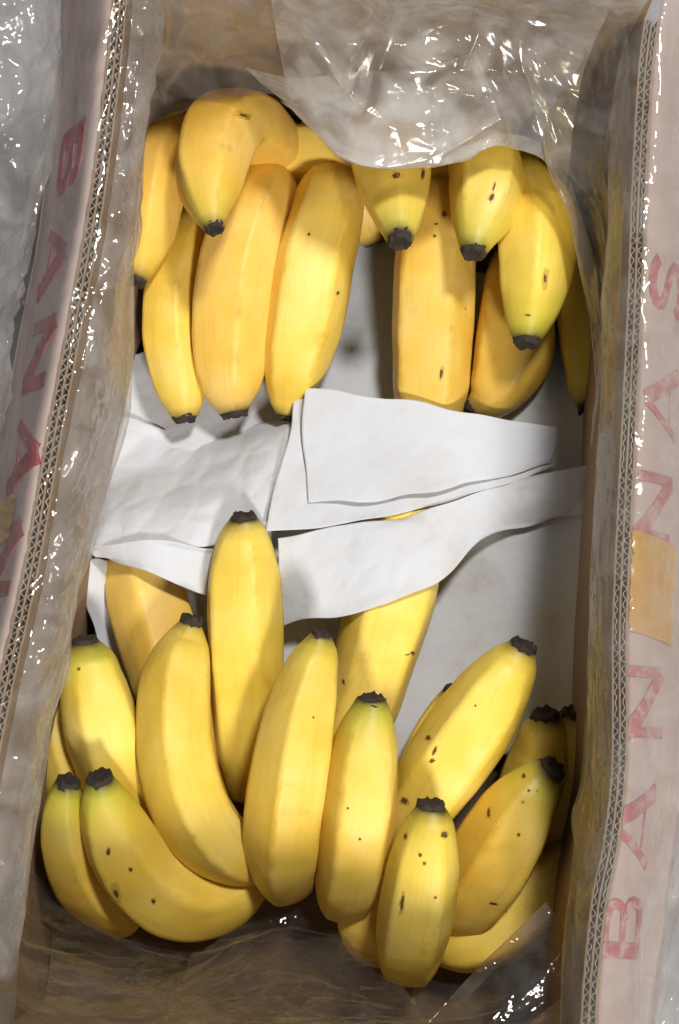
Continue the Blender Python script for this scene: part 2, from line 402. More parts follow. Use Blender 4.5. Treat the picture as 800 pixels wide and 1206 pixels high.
# side flaps, folded out and hanging
def flap_profile(side):
    if side == 'L': return [(TH + .0004, RZ - .0015), (TH + .004, RZ - .002), (TH + .011, RZ - .012), (TH + .020, RZ - .028), (TH + .030, RZ - .047), (TH + .034, RZ - .055)]
    return [(TH + .0004, RZ - .0015), (TH + .004, RZ - .002), (TH + .011, RZ - .0075), (TH + .019, RZ - .016), (TH + .027, RZ - .0255), (TH + .031, RZ - .0305)]
class Flap:
    def __init__(s, line, nrm, side):
        s.a, s.b = fine(line, nrm, 160); s.prof = cr(flap_profile(side), 24)
        s.L = np.r_[0, np.cumsum(np.linalg.norm(np.diff(s.a, axis=0), axis=1))]
        s.E = np.r_[0, np.cumsum(np.linalg.norm(np.diff(s.prof, axis=0), axis=1))]
        rng = np.random.default_rng(4 if side == 'L' else 9)
        s.wob = cr(np.c_[np.linspace(0, 1, 14), rng.normal(0, .0012, 14)], 160)[:, 1]
    def at(s, l, e, h=0):
        l = np.clip(l, 0, s.L[-1]); e = np.clip(e, 0, s.E[-1])
        x, y = np.interp(l, s.L, s.a[:, 0]), np.interp(l, s.L, s.a[:, 1])
        nx, ny = np.interp(l, s.L, s.b[:, 0]), np.interp(l, s.L, s.b[:, 1])
        d, z = np.interp(e, s.E, s.prof[:, 0]), np.interp(e, s.E, s.prof[:, 1])
        d2, z2 = np.interp(e + .002, s.E, s.prof[:, 0]), np.interp(e + .002, s.E, s.prof[:, 1])
        d1, z1 = np.interp(e - .002, s.E, s.prof[:, 0]), np.interp(e - .002, s.E, s.prof[:, 1])
        tx, tz = d2 - d1, z2 - z1; q = math.hypot(tx, tz) + 1e-9
        w = np.interp(l, s.L, s.wob) * min(1, e / .02)
        d += -tz / q * h; z += tx / q * h + w
        return Vector((x + nx * d, y + ny * d, z))
    def find(s, px, py):
        best = None
        for l in np.linspace(0, s.L[-1], 180):
            for e in np.linspace(.002, s.E[-1], 26):
                p = Pj(s.at(l, e)); q = (p[0]-px)**2 + (p[1]-py)**2
                if best is None or q < best[0]: best = (q, l, e)
        return best[1:]
    def mesh(s):
        V = []; nl, ne = 150, 22
        for h in (0, -.003):
            for l in np.linspace(0, s.L[-1], nl):
                for e in np.linspace(0, s.E[-1], ne): V.append(s.at(l, e, h))
        f = grid_faces(nl, ne) + grid_faces(nl, ne, nl*ne)
        o = nl*ne
        for i in range(nl - 1):
            for j in (0, ne - 1): f.append((i*ne + j, (i+1)*ne + j, o + (i+1)*ne + j, o + i*ne + j))
        return V, f
# letters as strokes in a unit square (x = reading direction, y = up), each with its width
LET = {
 'B': [([(0.14, 0), (0.14, 1)], .30), ([(0.1, .91), (.6, .91), (.76, .84), (.78, .70), (.68, .58), (.15, .53)], .20),
       ([(.6, .53), (.80, .43), (.84, .27), (.76, .12), (.6, .09), (.1, .09)], .22)],
 'A': [([(0.02, 0), (0.46, .98)], .17), ([(0.98, 0), (0.50, 1.0)], .32), ([(.24, .28), (.76, .28)], .06)],
 'N': [([(0.08, 0), (0.08, 1)], .19), ([(0.06, .97), (.92, .03)], .32), ([(.92, 0), (.92, 1)], .19)],
 'S': [([(.86, .80), (.72, .91), (.45, .94), (.24, .86), (.20, .70), (.32, .58), (.64, .46), (.80, .30), (.76, .14), (.55, .06), (.28, .08), (.10, .20)], .26)],
}
def letter(fl, ch, px, py, wl, hl, rd, flap_obj, ink=None, bold=1.0):
    """rd = +1 reads along increasing curve length; letter tops face the rim"""
    l0, e0 = fl.find(px, py); V, Fc = [], []
    for si, (pts, w) in enumerate(LET[ch]):
        P = cr(pts, 26) if len(pts) > 2 else cr(pts, 14)
        t = np.gradient(P, axis=0); t /= np.linalg.norm(t, axis=1)[:, None]; n = np.c_[-t[:, 1], t[:, 0]]
        o = len(V)
        for h in (0.0005 + si * .00012, -0.0004):
            for i in range(len(P)):
                for sg in (-.5, .5):
                    q = P[i] + n[i] * w * bold * sg
                    V.append(fl.at(l0 + rd * (q[0] - .5) * wl, e0 - (q[1] - .5) * hl, h))
        k = len(P)
        for i in range(k - 1):
            Fc.append((o + 2*i, o + 2*i + 1, o + 2*i + 3, o + 2*i + 2))
            for sd in (0, 1):
                Fc.append((o + 2*i + sd, o + 2*i + 2 + sd, o + 2*k + 2*i + 2 + sd, o + 2*k + 2*i + sd))
    ob = new_obj('printed_letter', V, Fc, ink or M_INK, smooth=False); ob.parent = flap_obj
    return ob
def longer(line, k=.05):
    d = line[0] - line[3]; d = d / np.linalg.norm(d)
    L2 = np.vstack([line[0] + d * k, line[0] + d * k * .5, line]); return L2
LEFTX, RIGHTX = longer(LEFT), longer(RIGHT)
NLX, NRX = outward(LEFTX, -1), outward(RIGHTX, 1)
FL, FR = Flap(LEFTX, NLX, 'L'), Flap(RIGHTX, NRX, 'R')
v, f = FL.mesh(); flapL = adopt(new_obj('flap', v, f, M_FLAP), box)
v, f = FR.mesh(); flapR = adopt(new_obj('flap', v, f, M_FLAP), box)
for ch, px, py in (('B', 82, 188), ('A', 64, 305), ('N', 47, 420), ('A', 27, 535), ('N', 6, 655)):
    letter(FL, ch, px, py, .033, .030, 1, flapL)
for ch, px, py in (('S', 786, 340), ('A', 780, 478), ('N', 771, 600), ('A', 766, 705), ('N', 761, 825), ('A', 749, 972), ('B', 734, 1090)):
    letter(FR, ch, px, py, .031, .024, -1, flapR, M_INK_WORN, .72)

# amber tape stuck on the right flap and on the left flap
def tape(fl, px, py, wl, we, label, seed):
    l0, e0 = fl.find(px, py); rng = np.random.default_rng(seed); V = []
    nl, ne = 26, 18
    for i, u in enumerate(np.linspace(-.5, .5, nl)):
        for w in np.linspace(-.5, .5, ne):
            rag = rng.normal(0, .0006)
            V.append(fl.at(l0 + u * wl + w * .004, e0 + w * we + rag * (abs(w) > .49), 0.0011 + .0003 * math.sin(u * 23 + w * 9)))
    o = new_obj('packing_tape', V, grid_faces(nl, ne), M_TAPE)
    return tag(o, label, 'tape')
tape(FR, 772, 690, .045, .030, 'amber packing tape patch on the right flap over a printed letter', 1)
tape(FL, 6, 612, .022, .022, 'small amber tape patch at the left picture edge on the left flap', 2)

# ---------------------------------------------------------------- bananas
def banana(label, pts, phase=None, lift=.009, green=0.6, tip=True, seed=0, spots=(), pent=0.62):
    rng = np.random.default_rng(seed * 7 + 11)
    C = []
    if tip: pts = [(*pts[0][:2], pts[0][2] + lift, pts[0][3]), (*pts[1][:2], pts[1][2] + lift*.55, pts[1][3]), (*pts[2][:2], pts[2][2] + lift*.12, pts[2][3])] + list(pts[3:])
    for px, py, z, w in pts:
        p = U(px, py, z); C.append((p.x, p.y, z, w * ((CZ - z) * CT + p.y * ST) / F / 2))
    C = np.array(C)
    # chord length in 3D for spacing
    L = np.r_[0, np.cumsum(np.linalg.norm(np.diff(C[:, :3], axis=0), axis=1) + 1e-6)]
    nr, ns = 90, 60
    def herm(t):
        k = len(C); M = np.zeros_like(C)
        M[0] = (C[1]-C[0])/(L[1]-L[0]); M[-1] = (C[-1]-C[-2])/(L[-1]-L[-2])
        for i in range(1, k-1):
            h0, h1 = L[i]-L[i-1], L[i+1]-L[i]
            M[i] = ((C[i]-C[i-1])/h0*h1 + (C[i+1]-C[i])/h1*h0)/(h0+h1)
        i = np.clip(np.searchsorted(L, t, side='right')-1, 0, k-2); h = (L[i+1]-L[i])[:, None]; s = ((t-L[i])[:, None])/h
        return (2*s**3-3*s**2+1)*C[i]+(s**3-2*s**2+s)*h*M[i]+(-2*s**3+3*s**2)*C[i+1]+(s**3-s**2)*h*M[i+1]
    tt = np.linspace(0, 1, nr)**1.15 * L[-1]
    S = herm(tt); P, R = S[:, :3], np.maximum(S[:, 3], .0035)
    T = np.gradient(P, axis=0); T /= np.linalg.norm(T, axis=1)[:, None]
    up = np.array([0, 0, 1.0]); n = up - T[0] * (up @ T[0]); n /= np.linalg.norm(n)
    Ns = [n]
    for i in range(1, nr):
        n = Ns[-1] - T[i] * (Ns[-1] @ T[i]); Ns.append(n / np.linalg.norm(n))
    Ns = np.array(Ns); Bs = np.cross(T, Ns)
    ph = rng.uniform(0, 2*np.pi/5) if phase is None else phase
    th = np.linspace(0, 2*np.pi, ns, endpoint=False)
    k5 = 2*np.pi/5
    a = np.mod(th - ph, k5) - k5/2
    penta = math.cos(k5/2) / np.cos(a)          # 0.81 .. 1
    penta = penta / penta.mean()
    V, uv = [], []
    kk = rng.uniform(0, 100)
    for i in range(nr):
        u = tt[i] / L[-1]
        wgt = pent * min(1, max(0.15, tt[i] / 0.03)) * min(1, max(.1, (1 - u) / .30))
        for j in range(ns):
            r = R[i] * ((1 - wgt) + wgt * penta[j])
            q = P[i] + (Ns[i] * math.cos(th[j]) + Bs[i] * math.sin(th[j])) * r
            r2 = noise.noise(Vector(q) * 45 + Vector((kk, 0, 0))) * .0007 + noise.noise(Vector(q) * 140 + Vector((kk, 9, 0))) * .00018
            q = q + (Ns[i] * math.cos(th[j]) + Bs[i] * math.sin(th[j])) * r2
            V.append(q); uv.append((tt[i] / 0.2, th[j] / (2*np.pi)))
    fc = grid_faces(nr, ns, wrap=True)
    V.append(P[0]); uv.append((0, 0)); V.append(P[-1]); uv.append((1, 0))
    c0, c1 = len(V) - 2, len(V) - 1
    for j in range(ns):
        fc.append((c0, (j+1) % ns, j)); fc.append((c1, (nr-1)*ns + j, (nr-1)*ns + (j+1) % ns))
    root = thing('banana', label, 'banana', P[nr//2] * np.array([1, 1, 0]) + np.array([0, 0, 0.001]), 'bananas packed in the box')
    V = np.array(V)
    pe = adopt(new_obj('peel', V, fc, M_PEEL, uv=uv), root)
    pe['greenness'] = float(green)
    rv = np.clip((np.abs(a) / (k5/2) - .80) / .2, 0, 1)
    at = pe.data.attributes.new('ridge', 'FLOAT', 'POINT')
    at.data.foreach_set('value', np.r_[np.tile(rv, nr), 0, 0].astype(np.float32))
    if tip:
        # dried blossom end: ragged black stub with a hollow face
        prof = [(.0030, 1.00), (.0012, 1.03), (-.0004, 1.05), (-.0016, 1.02), (-.0025, 0.93), (-.0027, .74), (-.0012, .45), (-.0006, .05)]
        m = 28; TV = []
        ts, tl = rng.uniform(.80, 1.0), rng.uniform(.6, 1.25)
        prof = [(d * tl, rr * (ts if k > 1 else 1)) for k, (d, rr) in enumerate(prof)]
        for k, (d, rr) in enumerate(prof):
            for j in range(m):
                an = 2*np.pi*j/m
                rag = 1 + (.20 * noise.noise(Vector((math.cos(an)*2.2, math.sin(an)*2.2, kk + k*.35))) + .05 * noise.noise(Vector((math.cos(an)*5, math.sin(an)*6, kk)))) 
                dd = d - (.0020 * noise.noise(Vector((math.cos(an)*2.5, math.sin(an)*2.5, kk + 40))) if 0 < k < 6 else 0)
                rad = R[0] * rr * rag
                TV.append(P[0] + T[0] * dd + (Ns[0]*math.cos(an) + Bs[0]*math.sin(an)) * rad)
        tf = grid_faces(len(prof), m, wrap=True)
        tf.append(tuple(range((len(prof)-1)*m, len(prof)*m)))
        adopt(new_obj('blossom_tip', TV, tf, M_TIP), root)
    if spots:
        bvh = BVHTree.FromPolygons([Vector(q) for q in V], fc)
        eye = Vector((0, 0, CZ))
        for si, (px, py, w, h, ang) in enumerate(spots):
            def hit(x, y):
                d = (U(x, y, 0) - eye).normalized(); return bvh.ray_cast(eye, d)
            c = hit(px, py)
            if c[0] is None: continue
            for lay, (k, lift_s, ms) in enumerate(((.54, .0001, M_BRUISE), (.36, .0002, M_SPOT))):
                if lay == 1 and w * h > 150: k = .22
                SV = [c[0] + c[1] * (lift_s + .0001)]; ok = True; m = 22
                for j in range(m):
                    an = 2*np.pi*j/m
                    rr = 1 + .55 * noise.noise(Vector((math.cos(an)*1.7, math.sin(an)*1.7, px*.37 + si + lay*3))) + .25 * noise.noise(Vector((math.cos(an)*4, math.sin(an)*4, px*.7 + lay)))
                    x, y = math.cos(an) * w*k * rr, math.sin(an) * h*k * rr
                    ca, sa = math.cos(math.radians(ang)), math.sin(math.radians(ang))
                    g = hit(px + x*ca - y*sa, py + x*sa + y*ca)
                    if g[0] is None: ok = False; break
                    SV.append(g[0] + g[1] * lift_s)
                if ok: adopt(new_obj('blemish', SV, [(0, 1 + (j+1) % m, 1 + j) for j in range(m)], ms), root)
    return root

BAN = [
 # ---- far group, blossom ends towards the middle of the box
 dict(label='banana squeezed against the left wall in the far group, tip at the film edge',
      pts=[(161, 331, .058, 24), (165, 310, .060, 46), (171, 280, .062, 66), (177, 240, .064, 74), (186, 195, .062, 72), (203, 165, .050, 60), (222, 150, .03, 40)], green=.3),
 dict(label='short looking banana on top at far left, bent, pointing its tip at the viewer',
      pts=[(253, 269, .112, 25), (249, 250, .112, 44), (247, 225, .108, 70), (248, 195, .100, 84), (258, 160, .092, 88), (280, 145, .078, 84), (306, 156, .060, 76), (326, 178, .040, 66), (336, 200, .022, 46)], green=.55,
      spots=[(286, 136, 22, 7, 15)]),
 dict(lift=.002, label='leftmost of the lower far bananas, black tip resting on the white paper',
      pts=[(218, 492, .034, 30), (215, 470, .036, 52), (207, 430, .040, 66), (203, 380, .043, 70), (207, 325, .044, 68), (222, 280, .040, 62), (240, 245, .03, 40)], green=.15),
 dict(lift=.002, label='long plump banana under the bent one, second tip from left on the paper',
      pts=[(276, 486, .036, 34), (273, 466, .038, 62), (270, 425, .044, 84), (272, 370, .050, 93), (281, 310, .053, 94), (296, 258, .052, 93), (306, 234, .044, 90), (312, 228, .026, 80)], green=.12),
 dict(lift=.002, label='wide far banana with its tip touching the left corner of the folded sheet',
      pts=[(336, 490, .034, 20), (339, 470, .036, 46), (347, 430, .044, 76), (357, 380, .050, 90), (368, 315, .054, 92), (382, 262, .053, 88), (388, 238, .046, 84), (390, 230, .026, 76)], green=.1,
      spots=[(364, 276, 4, 4, 0), (398, 345, 4, 5, 0)]),
 dict(label='dim banana half hidden behind the wide far banana under the plastic fold',
      pts=[(442, 288, .020, 24), (436, 272, .022, 50), (424, 240, .026, 74), (404, 200, .030, 78), (388, 170, .034, 70), (376, 145, .03, 50)], green=.1, tip=False),
 dict(label='banana stub pointing down from under the white plastic fold, centre of the far group',
      pts=[(471, 282, .106, 32), (471, 268, .106, 46), (468, 245, .102, 66), (463, 218, .094, 84), (458, 190, .086, 90), (452, 155, .074, 88), (450, 130, .055, 60)], green=.6,
      spots=[(467, 207, 12, 8, 0), (498, 205, 5, 14, 10)]),
 dict(label='long straight far banana running under the folded white sheet',
      pts=[(505, 528, .030, 30), (505, 505, .032, 62), (505, 470, .038, 84), (507, 415, .046, 92), (509, 350, .052, 95), (511, 300, .053, 93), (513, 262, .050, 86), (514, 245, .034, 76)], green=.05,
      spots=[(523, 252, 7, 9, 0), (514, 264, 5, 3, 0), (512, 278, 5, 5, 0), (481, 290, 4, 3, 0), (520, 440, 5, 16, 10)]),
 dict(label='banana with greenish tip hanging over the long straight one, brown scar on side',
      pts=[(558, 297, .096, 30), (561, 282, .097, 46), (567, 258, .097, 70), (573, 226, .093, 84), (573, 195, .086, 86), (566, 165, .074, 80), (560, 140, .05, 56)], green=.7,
      spots=[(579, 233, 7, 13, 25), (582, 220, 3, 12, 15)]),
 dict(label='far right banana with bright green rim round its black tip',
      pts=[(620, 401, .080, 32), (622, 384, .083, 52), (628, 352, .086, 74), (633, 310, .086, 88), (632, 268, .080, 90), (622, 232, .068, 80), (606, 205, .05, 56)], green=.8,
      spots=[(642, 328, 7, 24, 5), (622, 371, 9, 3, 0)]),
 dict(lift=.002, label='lower far right banana lying aslant, tip at the folded sheet edge',
      pts=[(556, 482, .034, 26), (569, 474, .036, 48), (587, 452, .040, 74), (601, 420, .043, 90), (607, 380, .044, 90), (606, 340, .042, 78), (600, 310, .03, 50)], green=.05),
 dict(label='shadowed banana behind plastic film at the far right wall',
      pts=[(692, 482, .034, 22), (693, 465, .036, 44), (694, 430, .042, 62), (690, 380, .046, 68), (680, 325, .046, 64), (668, 280, .03, 44)], green=.1),
 dict(label='dim banana lying crosswise in shadow behind the two plump far bananas',
      pts=[(262, 205, .030, 50), (300, 190, .032, 70), (340, 184, .034, 76), (385, 186, .034, 74), (425, 200, .030, 60), (446, 212, .026, 40)], green=.05, tip=False),
 dict(label='dim banana lying crosswise in shadow under the white plastic fold',
      pts=[(480, 200, .030, 50), (515, 190, .032, 70), (560, 192, .034, 74), (600, 205, .034, 70), (640, 235, .030, 60), (664, 262, .026, 40)], green=.05, tip=False),
 # ---- near group
 dict(label='banana half under the left paper strip, deepest in the near left group',
      pts=[(158, 615, .026, 30), (162, 640, .026, 66), (172, 690, .028, 90), (186, 745, .030, 94), (208, 815, .030, 90), (238, 890, .028, 78), (268, 936, .024, 26)], green=.05, tip=False, phase=.15),
 dict(label='curved banana beside the tall one, its tip against a bright paper gap',
      pts=[(225, 734, .060, 26), (220, 752, .062, 50), (211, 790, .068, 76), (207, 845, .072, 86), (213, 905, .073, 90), (232, 960, .068, 90), (262, 997, .058, 84), (296, 1012, .042, 66), (320, 1015, .02, 36)], green=.15),
 dict(label='tallest near banana standing clear over the paper with a round highlight near tip',
      pts=[(287, 610, .052, 32), (287, 626, .053, 54), (286, 660, .054, 76), (286, 710, .055, 87), (288, 770, .053, 86), (290, 830, .048, 78), (290, 890, .038, 66), (290, 935, .026, 40)], green=.1,
      spots=[(318, 833, 5, 6, 0)]),
 dict(label='plump near banana in the middle with angular bottom, beside a dark gap',
      pts=[(378, 748, .084, 25), (375, 763, .086, 44), (367, 795, .088, 66), (355, 845, .089, 82), (344, 905, .086, 90), (336, 965, .079, 89), (333, 1008, .066, 84), (336, 1028, .046, 76), (342, 1030, .022, 50)], green=.45, phase=.2, pent=.70,
      spots=[(369, 845, 3, 3, 0)]),
 dict(label='big banana reaching up under the grey paper strip to the folded sheet',
      pts=[(478, 560, .036, 40), (476, 590, .038, 84), (474, 640, .038, 100), (465, 695, .036, 104), (449, 755, .034, 98), (432, 815, .032, 90), (412, 870, .030, 78), (395, 920, .02, 44)], green=.05, tip=False, phase=.5,
      spots=[(486, 769, 6, 5, 0), (480, 771, 8, 2, -10), (405, 803, 3, 8, -10)]),
 dict(label='near banana right of the middle one, olive green at its tip',
      pts=[(438, 823, .086, 34), (437, 838, .088, 50), (433, 865, .090, 70), (428, 910, .090, 84), (424, 965, .086, 88), (416, 1018, .075, 82), (408, 1050, .056, 72), (408, 1060, .03, 48)], green=1.0, phase=.55, pent=.70,
      spots=[(424, 988, 4, 4, 0), (410, 952, 3, 3, 0)]),
 dict(label='large slanting near banana pointing up right to the bright paper',
      pts=[(616, 762, .076, 32), (608, 776, .077, 56), (594, 798, .078, 76), (566, 843, .076, 94), (533, 890, .070, 97), (502, 935, .060, 90), (478, 975, .046, 76), (462, 1005, .03, 46)], green=.12,
      spots=[(505, 869, 7, 7, 0), (512, 884, 5, 13, 20), (509, 896, 8, 6, 0), (560, 831, 3, 3, 0), (477, 943, 12, 9, 20)]),
 dict(label='dark edged banana mostly hidden behind the large slanting one',
      pts=[(532, 814, .030, 20), (529, 826, .030, 32), (520, 848, .030, 46), (506, 878, .030, 52), (488, 915, .028, 50), (468, 950, .02, 40)], green=.05),
 dict(label='spotted near right banana with thick black tip beside the right wall film',
      pts=[(650, 906, .070, 34), (638, 918, .070, 54), (622, 940, .070, 74), (598, 983, .066, 94), (572, 1026, .058, 96), (548, 1060, .046, 84), (528, 1085, .03, 52)], green=.75, phase=.3, pent=.70,
      spots=[(611, 983, 5, 5, 0), (576, 958, 5, 14, 0), (653, 955, 7, 16, 20), (623, 931, 5, 4, 0), (617, 914, 6, 8, 0), (581, 1064, 12, 4, 10)]),
 dict(label='frontmost spotted banana with a black dash on its side',
      pts=[(507, 950, .104, 33), (506, 966, .106, 54), (503, 992, .106, 72), (498, 1030, .102, 84), (491, 1072, .092, 88), (485, 1104, .078, 85), (483, 1122, .060, 78), (484, 1126, .038, 62), (488, 1120, .016, 34)], green=.3, phase=.75,
      spots=[(523, 983, 10, 9, 0), (478, 985, 5, 9, 10), (495, 1007, 5, 5, 0), (500, 1017, 5, 5, 0), (474, 1063, 5, 24, 8), (513, 1057, 4, 4, 0)]),
 dict(label='shaded banana bottom peeking out under the frontmost spotted banana',
      pts=[(452, 1010, .05, 40), (440, 1040, .048, 66), (436, 1080, .044, 74), (448, 1105, .036, 70), (462, 1112, .02, 44)], green=.05, tip=False),
 dict(label='shaded banana lying across the near right corner below the spotted ones',
      pts=[(690, 985, .036, 40), (668, 1020, .038, 72), (632, 1058, .038, 88), (588, 1088, .036, 90), (546, 1106, .032, 80), (514, 1112, .024, 50)], green=.05, tip=False),
 dict(label='dim banana by the right wall with black end in deep shadow',
      pts=[(642, 842, .050, 32), (642, 858, .050, 54), (640, 885, .048, 70), (628, 930, .042, 76), (610, 975, .03, 60)], green=.2),
 dict(label='darkest banana tucked into the right wall shadow beside the dim one',
      pts=[(677, 838, .046, 34), (678, 856, .046, 56), (676, 890, .044, 68), (668, 940, .038, 70), (655, 985, .028, 56)], green=.2),
 dict(label='greenish yellow banana at the left wall with two dark marks beside its end',
      pts=[(101, 756, .060, 30), (103, 770, .062, 56), (109, 800, .064, 74), (121, 850, .063, 87), (138, 905, .056, 88), (158, 955, .046, 80), (182, 995, .03, 56)], green=.75,
      spots=[(93, 788, 5, 5, 0), (95, 753, 5, 5, 0)]),
 dict(label='banana sliver between the left film and the greenish one',
      pts=[(60, 812, .040, 26), (62, 830, .042, 44), (68, 865, .042, 56), (80, 910, .040, 60), (98, 960, .034, 54)], green=.2, tip=False),
 dict(label='right one of the paired tips, long banana curving round the near left corner',
      pts=[(118, 918, .088, 30), (121, 935, .087, 50), (128, 960, .084, 70), (144, 1000, .074, 86), (176, 1040, .060, 92), (222, 1061, .048, 90), (268, 1052, .038, 80), (304, 1028, .028, 50)], green=.9,
      spots=[(137, 1052, 12, 26, -25), (154, 1024, 6, 6, 0), (181, 1061, 6, 8, 0), (128, 1003, 6, 12, 0)]),
 dict(label='left one of the paired tips, half sunk in the near left shadow',
      pts=[(80, 921, .080, 28), (77, 938, .079, 44), (77, 965, .076, 58), (86, 1005, .066, 68), (112, 1050, .048, 70), (150, 1080, .03, 56)], green=.9),
]
for i, b in enumerate(BAN): banana(seed=i, **b)

# ---------------------------------------------------------------- paper sheets
def worley(X, Y, seed, lam, jit=1.0):
    """distance between nearest and second nearest feature point: creases run where it is zero"""
    x, y = X / lam, Y / lam; ix, iy = np.floor(x), np.floor(y)
    f1 = np.full_like(x, 9.0); f2 = np.full_like(x, 9.0)
    for dx in (-1, 0, 1):
        for dy in (-1, 0, 1):
            cx, cy = ix + dx, iy + dy
            h1 = np.modf(np.abs(np.sin(cx * 127.1 + cy * 311.7 + seed * 17.3) * 43758.5453))[0]
            h2 = np.modf(np.abs(np.sin(cx * 269.5 + cy * 183.3 + seed * 29.1) * 28001.8384))[0]
            d = np.hypot(cx + .5 + (h1 - .5) * jit - x, cy + .5 + (h2 - .5) * jit - y)
            f2 = np.minimum(f2, np.maximum(f1, d)); f1 = np.minimum(f1, d)
    return f2 - f1
def sheet(label, rows, nu=130, nv=70, wr=.0012, seed=0, fs=1.0, crease=.0008):
    G = np.array([cr([tuple(U(*p)) for p in r], nu) for r in rows]); P = np.zeros((nv, nu, 3))
    for j in range(nu): P[:, j] = cr(G[:, j], nv)
    off = seed * 13.7
    cr1 = worley(P[:, :, 0] + .012 * np.sin(P[:, :, 1] * 55 + off), P[:, :, 1] * .8, seed, .042) + .5 * worley(P[:, :, 0] * .6 + P[:, :, 1] * .7, P[:, :, 1] - P[:, :, 0], seed + 3, .019)
    for i in range(nv):
        for j in range(nu):
            q = Vector(P[i, j])
            a = noise.noise(q * 26 * fs + Vector((off, 0, 0))) * wr * 1.6
            c = noise.noise(q * 150 + Vector((0, off, 5))) * wr * .12
            e = min(i, nv-1-i) / nv * 2.2; e = max(0, 1 - e * 4)            # borders lift and dip a little more
            P[i, j, 2] += a * (1 + e) + c + (cr1[i, j] - .5) * crease
            w = max(0, 1 - min(i, nv-1-i, j, nu-1-j) / 4)
            if w: P[i, j, :2] += np.array([noise.noise(q*45 + Vector((off, 1, 0))), noise.noise(q*45 + Vector((1, off, 0)))]) * .0022 * w
    o = new_obj('paper_sheet', P.reshape(-1, 3), grid_faces(nv, nu), M_PAPER)
    md = o.modifiers.new('thickness', 'SOLIDIFY'); md.thickness = 0.00018; md.offset = 0
    return tag(o, label, 'paper', 'paper sheets between the bananas')
sheet('greyish paper lying under the far bananas', [[(130, 430, .016), (260, 370, .012), (400, 288, .010), (470, 285, .010), (580, 325, .012), (690, 350, .03)],
      [(118, 520, .020), (260, 495, .018), (400, 470, .018), (560, 480, .018), (700, 490, .045)], [(110, 600, .035), (260, 600, .038), (400, 600, .040), (560, 600, .036), (702, 590, .050)]], seed=1, wr=.0018)
sheet('pale paper under the near bananas below the grey strip', [[(200, 590, .036), (330, 590, .046), (400, 600, .040), (560, 640, .012)], [(180, 740, .012), (330, 740, .022), (410, 740, .014), (560, 740, .008)],
      [(170, 880, .008), (330, 880, .008), (480, 880, .006), (560, 880, .006)]], seed=2)
sheet('cream paper panel leaning up the right wall', [[(512, 640, .018), (600, 618, .038), (655, 608, .048), (704, 598, .068)], [(490, 760, .018), (590, 750, .030), (650, 745, .040), (700, 740, .066)],
      [(440, 905, .014), (570, 890, .018), (645, 880, .028), (692, 870, .056)]], wr=.0008, seed=3, crease=.0005)
sheet('paper corner left of the deepest banana by the film', [[(96, 668, .046), (115, 655, .042), (150, 668, .02), (200, 690, .008)], [(112, 745, .026), (135, 740, .022), (165, 745, .012), (210, 760, .006)],
      [(150, 830, .014), (165, 828, .012), (190, 830, .007), (225, 835, .005)]], nu=60, seed=4)
sheet('crumpled white paper strip at the left, lower hem over a banana',
      [[(104, 645, .048), (130, 640, .056), (180, 636, .060), (250, 646, .052), (310, 632, .040)],
       [(112, 655, .050), (150, 660, .056), (190, 668, .058), (242, 682, .048), (300, 680, .034)],
       [(118, 652, .048), (150, 664, .054), (195, 682, .056), (242, 699, .046), (290, 712, .030)]], nv=36, wr=.0016, seed=5)
sheet('crumpled white paper strip at the left, upper fold below the far tips',
      [[(128, 500, .022), (150, 490, .018), (210, 508, .016), (280, 504, .018), (345, 490, .030)],
       [(112, 580, .034), (160, 556, .030), (220, 545, .028), (285, 525, .034), (345, 505, .044)],
       [(106, 625, .046), (160, 605, .052), (220, 595, .050), (285, 580, .048), (345, 560, .050)],
       [(102, 648, .050), (160, 640, .060), (220, 645, .058), (270, 640, .050), (330, 622, .050)]], wr=.0020, seed=6, crease=.0020)
sheet('wide white sheet under the folded rectangle, left corner pointing down',
      [[(347, 470, .044), (400, 470, .050), (480, 480, .056), (560, 492, .054), (652, 506, .046)],
       [(335, 530, .050), (400, 535, .053), (480, 535, .056), (560, 530, .054), (654, 525, .048)],
       [(311, 626, .056), (400, 620, .059), (470, 606, .061), (545, 586, .057), (656, 550, .050)]], wr=.0010, seed=7, crease=.0009)
sheet('clean folded white rectangle, brightest sheet in the middle of the box',
      [[(357, 455, .050), (430, 464, .056), (500, 475, .0605), (570, 487, .058), (655, 502, .051)],
       [(359, 520, .053), (430, 524, .057), (500, 526, .060), (570, 524, .058), (655, 520, .052)],
       [(362, 591, .057), (430, 590, .062), (500, 582, .063), (560, 568, .059), (650, 546, .052)]], wr=.0007, seed=8, crease=.0006)
sheet('greyish paper strip slanting below the folded rectangle to the right wall',
      [[(326, 634, .057), (380, 624, .059), (440, 614, .062), (500, 602, .062), (560, 582, .056), (620, 562, .055), (691, 545, .066)],
       [(330, 685, .052), (390, 674, .056), (450, 660, .062), (515, 640, .060), (570, 606, .052), (630, 590, .054), (694, 575, .066)],
       [(333, 736, .044), (400, 724, .052), (460, 708, .060), (517, 685, .056), (572, 634, .046), (640, 616, .050), (696, 604, .064)]], nu=170, wr=.0014, seed=9, crease=.0014)

